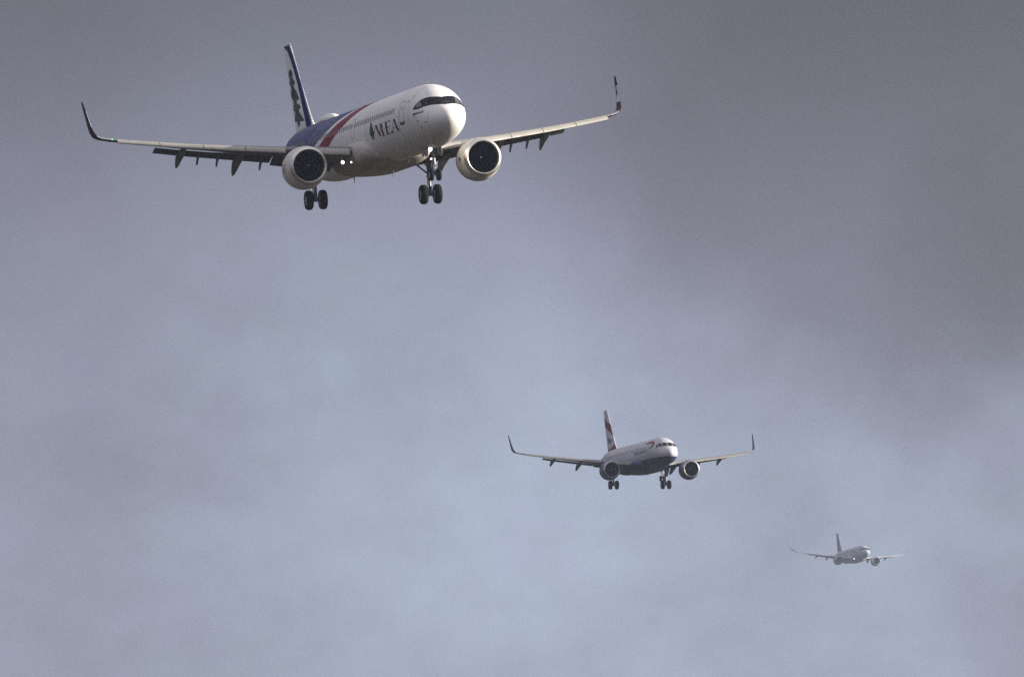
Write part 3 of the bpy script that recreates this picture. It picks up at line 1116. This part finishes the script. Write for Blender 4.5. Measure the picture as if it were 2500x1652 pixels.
def stroke(pl, mb, p0, p1, w, off=None, n=10):
    """letter stroke from top p0 to bottom p1 (s, th), w metres wide along the fuselage"""
    pl.quad(mb, [(p0[0] + w / 2, p0[1]), (p0[0] - w / 2, p0[1]), (p1[0] - w / 2, p1[1]), (p1[0] + w / 2, p1[1])], 3, n, off)


def bar(pl, mb, s0, s1, th, d, off=None):
    pl.quad(mb, [(s0, th - d / 2), (s1, th - d / 2), (s1, th + d / 2), (s0, th + d / 2)], 6, 2, off)


mb = MB()
stroke(A, mb, (11.95, T), (13.06, Bt), .09)
stroke(A, mb, (11.80, T), (11.16, 198.6), .46)
stroke(A, mb, (10.62, T), (11.20, 198.6), .10)
stroke(A, mb, (10.40, T + .02), (10.36, Bt - .1), .44)
bar(A, mb, 12.75, 13.36, Bt + .2, 1.0)
bar(A, mb, 10.02, 10.75, Bt + .2, 1.0)
bar(A, mb, 11.62, 12.15, T - .2, .9)
bar(A, mb, 10.10, 10.85, T - .2, .9)
mb.build('lettering', M_INKRED, A.root, 60)
mb = MB()
e2 = .011
stroke(A, mb, (9.10, T), (9.20, Bt), .42)
bar(A, mb, 7.96, 9.5, T - .1, 1.0)
bar(A, mb, 7.86, 9.6, Bt + .1, 1.0)
A.quad(mb, [(8.16, T + .5), (7.92, T + .5), (7.98, T + 3.8), (8.02, T + 3.8)], 2, 3, e2)
A.quad(mb, [(7.90, Bt - 4.2), (7.96, Bt - 4.2), (8.30, Bt - .6), (7.86, Bt - .6)], 2, 3, e2)
bar(A, mb, 8.42, 9.1, 188.6, .9, e2)
A.quad(mb, [(8.50, 186.3), (8.42, 186.3), (8.42, 191.2), (8.50, 191.2)], 1, 3, e2 + .002)
stroke(A, mb, (6.86, T - .3), (6.30, Bt), .40)
stroke(A, mb, (6.95, T - .3), (7.72, Bt), .08, e2)
bar(A, mb, 6.64, 7.42, 192.7, .8, e2 + .002)
bar(A, mb, 5.96, 6.66, Bt + .1, 1.0)
bar(A, mb, 7.50, 7.94, Bt + .2, .9, e2)
mb.build('lettering', M_INK, A.root, 60)
# small name marking under the cockpit: a row of dark dabs
mb = MB()
def th_level(pl, s, z):
    """angle on the starboard side at which the skin reaches height z"""
    w, t, b = pl.sec(s)
    return 180.0 - math.degrees(math.asin(max(-1, min(1, (z - (t + b) / 2) / ((t - b) / 2)))))


s = 2.86
rnd = random.Random(3)
while s > 1.78:
    w = rnd.uniform(.05, .10)
    zc = lerp(-.01, .07, (2.86 - s) / 1.1)
    hh = rnd.uniform(.045, .075)
    A.quad(mb, [(s, th_level(A, s, zc + hh)), (s - w, th_level(A, s - w, zc + hh)), (s - w, th_level(A, s - w, zc - hh)), (s, th_level(A, s, zc - hh))], 1, 2)
    s -= w + rnd.uniform(.02, .05)
mb.build('name_marking', M_INK, A.root)

A.window_row([7.14 + .533 * i for i in range(55) if not (17.9 < 7.14 + .533 * i < 18.8 or 29.6 < 7.14 + .533 * i < 30.4)], 163.3, .25, .36, M_WIN)
for th in ((149.0, 188.5), (31.0, -8.5)):
    A.door(4.42, 5.42, th[0], th[1], sill=True)
    A.door(17.95, 18.75, lerp(th[0], th[1], .05), lerp(th[0], th[1], .95))
    A.door(29.6, 30.4, lerp(th[0], th[1], .05), lerp(th[0], th[1], .95))
    A.door(38.6, 39.4, lerp(th[0], th[1], .02), lerp(th[0], th[1], .90))

# black cockpit mask with six panes
m_top = mirror_th(interp([(90, 1.90), (108, 2.08), (123.5, 2.33), (140, 2.60), (150, 2.74), (158, 2.87), (163, 2.92), (165, 2.90)]))
m_bot = mirror_th(interp([(90, .90), (110, 1.12), (129, 1.55), (142, 1.84), (153, 2.10), (160, 2.42), (163, 2.66), (165, 2.88)]))
mb = MB()
A.patch(mb, m_bot, m_top, 15, 165, 14, 70, .010)
mask = mb.build('cockpit_mask', M_MASK, A.root, 60)
for sg in (0, 1):
    q = (lambda s, t: (s, t)) if sg == 0 else (lambda s, t: (s, 180 - t))

    def edge_pt(t, u):
        return q(lerp(m_bot(t), m_top(t), u), t)
    A.pane([edge_pt(92.0, .12), edge_pt(121.0, .12), edge_pt(121.0, .90), edge_pt(92.0, .90)], M_GLASS, mask, .020)
    A.pane([edge_pt(125.5, .14), edge_pt(143, .16), edge_pt(136.5, .90), edge_pt(125.5, .90)], M_GLASS if sg == 0 else M_SIDEGLASS, mask, .020)
    A.pane([edge_pt(146.5, .18), edge_pt(158, .34), edge_pt(154, .82), edge_pt(140.5, .88)], M_WIN if sg == 0 else M_SIDEGLASS, mask, .020)
    mb = MB()
    b0 = Vector(A.skin(m_bot(93) + .03, 93 if sg == 0 else 80, .03))
    b1 = Vector(A.skin(lerp(m_bot(110), m_top(110), .45), 112 if sg == 0 else 68, .05))
    mb.tube([b0, b1], .018, 6)
    mb.build('wiper', M_INK, mask)

for s, th in ((1.38, 188.5), (1.38, -8.5), (6.48, 224.5), (2.1, 205)):
    A.spot('static_port', s, th, .05, 2.4, M_INK)
for s, th in ((1.86, 134.0), (1.86, 46), (2.25, 186), (2.25, -6), (2.6, 178), (2.6, 2)):
    A.probe(s, th)
A.spot('panel_mark', 3.55, 137, .06, 1.6, M_SEAM)
A.spot('panel_mark', 4.0, 150, .09, 1.5, M_SEAM)
A.spot('panel_mark', 16.9, 196, .30, .8, M_SEAM)
mb = MB()
for s, w in ((1.18, .02), (5.75, .03), (3.6, .02), (14.8, .03)):
    mb.grid(lambda u, v: A.skin(s + u * w, 360 * v), 1, 72) if s > 2 else mb.grid(lambda u, v: A.skin(s + u * w, 150 + 60 * v), 1, 20)
mb.build('skin_seam', M_SEAM, A.root)

# satellite dome on the crown, antennas
mb = MB()
rings = []
for i in range(15):
    t = i / 14
    w = .62 * math.sin(math.pi * min(1, t ** .75)) ** .55 + .01
    hgt = .40 * math.sin(math.pi * t ** .72) ** .7 + .005
    x = lerp(30.7, 34.9, t)
    rings.append([(-x, w * math.cos(math.pi * j / 16), 2.0 + (hgt + .05) * math.sin(math.pi * j / 16)) for j in range(17)])
mb.loft(rings, False)
mb.build('satellite_dome', M_WHITE, A.root, 60)
A.antenna(8.4, 2.06, .32)
A.antenna(22.5, 2.06, .30)
A.antenna(5.2, 2.0, .28)
A.antenna(11.6, -2.03, .34, True)
A.antenna(16.0, -2.36, .62, True, chord=.22)
A.antenna(26.6, -2.1, .40, True)


def cowl_emblem_a(eng, O, q, side):
    for c0 in ((180 if side < 0 else 182),):
        mb = MB()
        if side < 0:
            rr = random.Random(5)
            for row, th in ((0, 172), (1, 181), (2, 188)):
                x = 1.05
                while x < 1.95:
                    w = rr.uniform(.10, .20)
                    A.cowl_print(mb, O, q, [((x, th - 2.4), (x + w, th - 2.4), (x + w, th + rr.uniform(.8, 2.6)), (x, th + 2.4))])
                    x += w + .05
            mb.build('cowl_marking', M_SEAM, eng)
        else:
            A.cowl_print(mb, O, q, [((.98, 178), (1.12, 172), (1.26, 178), (1.12, 192)), ((.88, 180), (1.0, 177), (1.0, 184), (.92, 186))])
            mb.build('cowl_marking', M_INK, eng)


for side in (-1, 1):
    A.engine(side, M_COWL, cowl_emblem_a)
wheel_big = Plane.wheel_mesh(1.27, .44, 'wheel')
wheel_small = Plane.wheel_mesh(.80, .25, 'wheel')
for side in (-1, 1):
    A.main_gear(side, wheel_big)
A.nose_gear(wheel_small, [(-.26, -2.10, .155, M_LAMP), (-.22, -2.72, .065, M_LAMPDIM)], M_BELLY)
A.root_lamp(-3.22, 16.3, -1.86, .115, M_LAMP)
A.root_lamp(-2.66, 16.3, -1.88, .065, M_LAMPDIM)
A.place(1097.9, 267.6, 1077.5, R(13.67), R(-4.83), R(2.72))

# ================================================================== second airliner: white over midnight blue
cfg = narrow_cfg(0.0, 0.0, 37.57, .016)
cfg['winglet_mats'] = [(0, 1), (0, 1), (0, 1)] + [(1, 1)] * 6
cfg['slat_droop'] = 22
cfg['navlamp'] = None
cfg['flaps'] = [(2.4, 6.34, 1.4, 14), (6.44, 13.3, .9, 14)]
cfg['brackets'] = ()
cfg['fair_drop'] = .5
B = Plane(cfg, 'middle airliner with white top, midnight blue belly and red, white and blue tail, wheels down')
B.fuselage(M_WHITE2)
B.fairing(M_BANAVY)
for side in (-1, 1):
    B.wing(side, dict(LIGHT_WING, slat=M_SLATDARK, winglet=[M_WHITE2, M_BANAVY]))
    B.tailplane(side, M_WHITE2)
# blue belly: everything under a level line
ZB = -.90


def belly(u, v):
    s = lerp(.22, 34.0, u ** 2.2)
    w, t, b = B.sec(s)
    zc, h = (t + b) / 2, (t - b) / 2
    a = math.degrees(math.asin(max(-1, min(1, (ZB - zc) / h))))
    return B.skin(s, lerp(180 - a, 360 + a, v))


mb = MB()
mb.grid(belly, 90, 30)
mb.build('blue_belly_paint', M_BANAVY, B.root, 60)
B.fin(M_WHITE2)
for side in (-1, 1):
    mb = MB()
    B.fin_patch(mb, [(1.0, .60), (.75, .555), (.5, .49), (.25, .44), (.03, .37)], [(1.0, .842), (.75, .77), (.5, .715), (.25, .68), (.03, .65)], side, 20, 8)
    mb.build('red_tail_band', M_DRED, B.root, 60)
    mb = MB()
    B.fin_patch(mb, [(.86, .22), (.72, .19), (.50, .235), (.22, .272)], [(.86, .40), (.72, .335), (.50, .29), (.22, .280)], side, 16, 6)
    B.fin_patch(mb, [(.10, .37), (.03, .36)], [(.10, .44), (.03, .45)], side, 4, 4, B.off * 1.5)
    mb.build('blue_tail_arrow', M_BANAVY, B.root, 60)
    mb = MB()
    B.fin_patch(mb, [(.92, -.02), (.6, .0), (.3, .03), (.08, .05)], [(.92, .06), (.6, .085), (.3, .118), (.08, .165)], side, 16, 6)
    mb.build('red_tail_band', M_DRED, B.root, 60)
for sg in (0, 1):
    fl = (lambda p: p) if sg == 0 else (lambda p: (p[0], 180 - p[1]))
    out = [(8.45, 139.5), (7.34, 136.8), (5.90, 133.6), (4.64, 132.5), (4.0, 134.3), (3.62, 138.5), (3.42, 145), (3.48, 152), (3.62, 158)]
    inn = [(8.45, 141.2), (6.85, 145.5), (5.30, 144.5), (4.50, 142.5), (4.20, 143.5), (4.0, 146.5), (3.98, 150), (4.02, 155.5), (4.16, 159.5)]
    mb = MB()
    polystrip(B, mb, [fl(p) for p in out], [fl(p) for p in inn], 4)
    mb.build('red_ribbon', M_RED, B.root, 60)
    mb = MB()
    polystrip(B, mb, [fl(p) for p in [(3.62, 158), (3.92, 162.5), (4.24, 165.5)]], [fl(p) for p in [(4.16, 159.5), (4.62, 161.5), (5.25, 162.8)]], 4)
    mb.build('blue_ribbon_tip', M_BANAVY, B.root, 60)
# lettering
cu = bpy.data.curves.new('lettering', 'FONT')
cu.body = 'BRITISH AIRWAYS'
cu.size = 1.0
cu.resolution_u = 2
to = bpy.data.objects.new('lettering', cu)
COL.objects.link(to)
dg = bpy.context.evaluated_depsgraph_get()
tm = bpy.data.meshes.new_from_object(to.evaluated_get(dg))
bpy.data.objects.remove(to)
bmt = bmesh.new()
bmt.from_mesh(tm)
for i in range(1, 10):
    bmesh.ops.bisect_plane(bmt, geom=bmt.verts[:] + bmt.edges[:] + bmt.faces[:], plane_co=(0, i * .1 - .05, 0), plane_no=(0, 1, 0))
xs = [v.co.x for v in bmt.verts]
x0, x1 = min(xs), max(xs)
flat = [(v.co.x, v.co.y) for v in bmt.verts]
for sg in (0, 1):
    bmc = bmt.copy()
    bmc.verts.ensure_lookup_table()
    for v, (x, y) in zip(bmc.verts, flat):
        t = (x - x0) / (x1 - x0)
        s = lerp(12.9, 5.85, t) if sg == 0 else lerp(5.85, 12.9, t)
        th = 180.5 - y * 17.0
        v.co = B.skin(s, th if sg == 0 else 180 - th, .020)
    me = bpy.data.meshes.new('lettering')
    bmc.to_mesh(me)
    bmc.free()
    me.materials.append(M_INKBLUE)
    o = bpy.data.objects.new('lettering', me)
    COL.objects.link(o)
    o.parent = B.root
bmt.free()
bpy.data.meshes.remove(tm)
B.window_row([6.9 + .533 * i for i in range(48) if not (15.6 < 6.9 + .533 * i < 16.2)], 160.5, .24, .34, mat('cabin_window_grey', (.30, .30, .34), .25))
for th in ((149.0, 188.5), (31.0, -8.5)):
    B.door(4.55, 5.40, th[0], th[1])
    B.door(30.9, 31.7, lerp(th[0], th[1], .02), lerp(th[0], th[1], .90))
b_bot = mirror_th(interp([(90, 1.30), (119, 1.58), (124, 1.68), (139, 2.02), (156, 2.56)]))
b_top = mirror_th(interp([(90, 2.08), (117, 2.28), (124, 2.40), (136, 2.70), (150, 2.90), (156, 2.84)]))
for sg in (0, 1):
    q = (lambda s, t: (s, t)) if sg == 0 else (lambda s, t: (s, 180 - t))
    B.pane([q(b_bot(92.5), 92.5), q(b_bot(119.5), 119.5), q(b_top(116.5), 116.5), q(b_top(92.5), 92.5)], M_GLASS)
    B.pane([q(b_bot(124), 124), q(b_bot(140), 140), q(b_top(131), 131), q(b_top(121), 121)], M_GLASS)
    B.pane([q(b_bot(143), 143), q(b_bot(154.5), 155), q(2.66, 144), q(b_top(134), 134)], M_GLASS)
for s, th in ((2.2, 165), (2.2, 15), (4.7, 189), (1.9, 186)):
    B.probe(s, th)
B.antenna(7.6, 2.06, .32)
B.antenna(16.5, 2.06, .32)
B.antenna(26.0, 2.06, .30)
B.antenna(10.3, -2.03, .34, True)
B.antenna(13.0, -2.36, .5, True, chord=.22)
for side in (-1, 1):
    B.engine(side, M_BACOWL, None, M_LIPDARK)
for side in (-1, 1):
    B.c['main_gear']['door_mat'] = M_BANAVY
    B.main_gear(side, wheel_big)
B.nose_gear(wheel_small, [(-.26, -2.15, .05, M_GEAR)], M_BANAVY)
B.place(1638.0, 1096.9, 2381.8, R(14.63), R(-3.75), R(.34))

# ================================================================== third airliner: far, fading into the haze, wheels still up
cfg = narrow_cfg(0.0, 0.0, 37.57, .03)
cfg['winglet'] = [(16.75, 19.62, .92, 1.5, .10, -1), (17.15, 19.93, 1.10, 1.36, .10, -1), (17.55, 20.35, 1.42, 1.16, .09, 0), (17.95, 20.90, 1.85, .90, .09, 0), (18.35, 21.5, 2.32, .62, .08, 0), (18.7, 22.0, 2.74, .34, .08, 0)]
cfg['navlamp'] = None
cfg['flaps'] = [(2.4, 6.34, 1.2, 9), (6.44, 13.0, .8, 9)]
cfg['slat_droop'] = 14
cfg['slat_chord'] = .46
cfg['brackets'] = ()
cfg['fairings'] = [(10.6, .95), (7.6, 1.05), (4.9, 1.05)]
cfg['fair_drop'] = .35
Cp = Plane(cfg, 'smallest airliner fading into the haze with wheels still up')
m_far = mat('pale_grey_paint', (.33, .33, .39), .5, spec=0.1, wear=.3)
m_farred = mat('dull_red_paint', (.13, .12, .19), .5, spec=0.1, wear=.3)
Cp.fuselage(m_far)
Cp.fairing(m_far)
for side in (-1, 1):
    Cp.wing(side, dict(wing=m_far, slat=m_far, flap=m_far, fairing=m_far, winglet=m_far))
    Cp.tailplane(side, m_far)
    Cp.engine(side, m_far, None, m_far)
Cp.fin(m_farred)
f_top = mirror_th(interp([(90, 1.95), (123.5, 2.36), (150, 2.78), (163, 2.96)]))
f_bot = mirror_th(interp([(90, 1.0), (129, 1.56), (153, 2.10), (163, 2.80)]))
mb = MB()
Cp.patch(mb, f_bot, f_top, 17, 163, 10, 50)
mask = mb.build('cockpit_mask', M_MASK, Cp.root, 60)
for sg in (0, 1):
    q = (lambda s, t: (s, t)) if sg == 0 else (lambda s, t: (s, 180 - t))
    for t0, t1 in ((92, 120), (125, 140), (144, 156)):
        Cp.pane([q(lerp(f_bot(t), f_top(t), u), t) for t, u in ((t0, .15), (t1, .2), (t1, .85), (t0, .88))], M_GLASS, mask, .06)
Cp.window_row([6.9 + .533 * i for i in range(46)], 161.0, .24, .34, M_WIN)
Cp.root_lamp(-1.55, 9.2, -1.72, .14, M_LAMP)
Cp.place(2116.8, 1344.0, 5072.0 * 1.8, R(14.52), R(-4.12), R(-1.48), 1.8)

# ================================================================== haze
mb = MB()
TOP = 312.0
b = mb.add([(x, y, z) for x in (-G - 500, G + 500) for y in (-6500, 2 * G - 5500) for z in (-1.0, TOP)])
for f in ((0, 1, 3, 2), (4, 6, 7, 5), (0, 4, 5, 1), (2, 3, 7, 6), (0, 2, 6, 4), (1, 5, 7, 3)):
    mb.face(tuple(b + i for i in f))
m_haze = bpy.data.materials.new('pale_haze')
m_haze.use_nodes = True
m_haze.cycles.homogeneous_volume = True
t = m_haze.node_tree
t.nodes.clear()
out = nd(t, 'ShaderNodeOutputMaterial')
pv = nd(t, 'ShaderNodeVolumePrincipled')
pv.inputs['Color'].default_value = (0.45, 0.525, 0.675, 1)
pv.inputs['Density'].default_value = 3.6e-5
pv.inputs['Anisotropy'].default_value = 0.3
t.links.new(pv.outputs[0], out.inputs['Volume'])
haze = mb.build('haze', m_haze, None, smooth=False)
haze['kind'] = 'stuff'
haze['label'] = 'thin pale haze in the air'
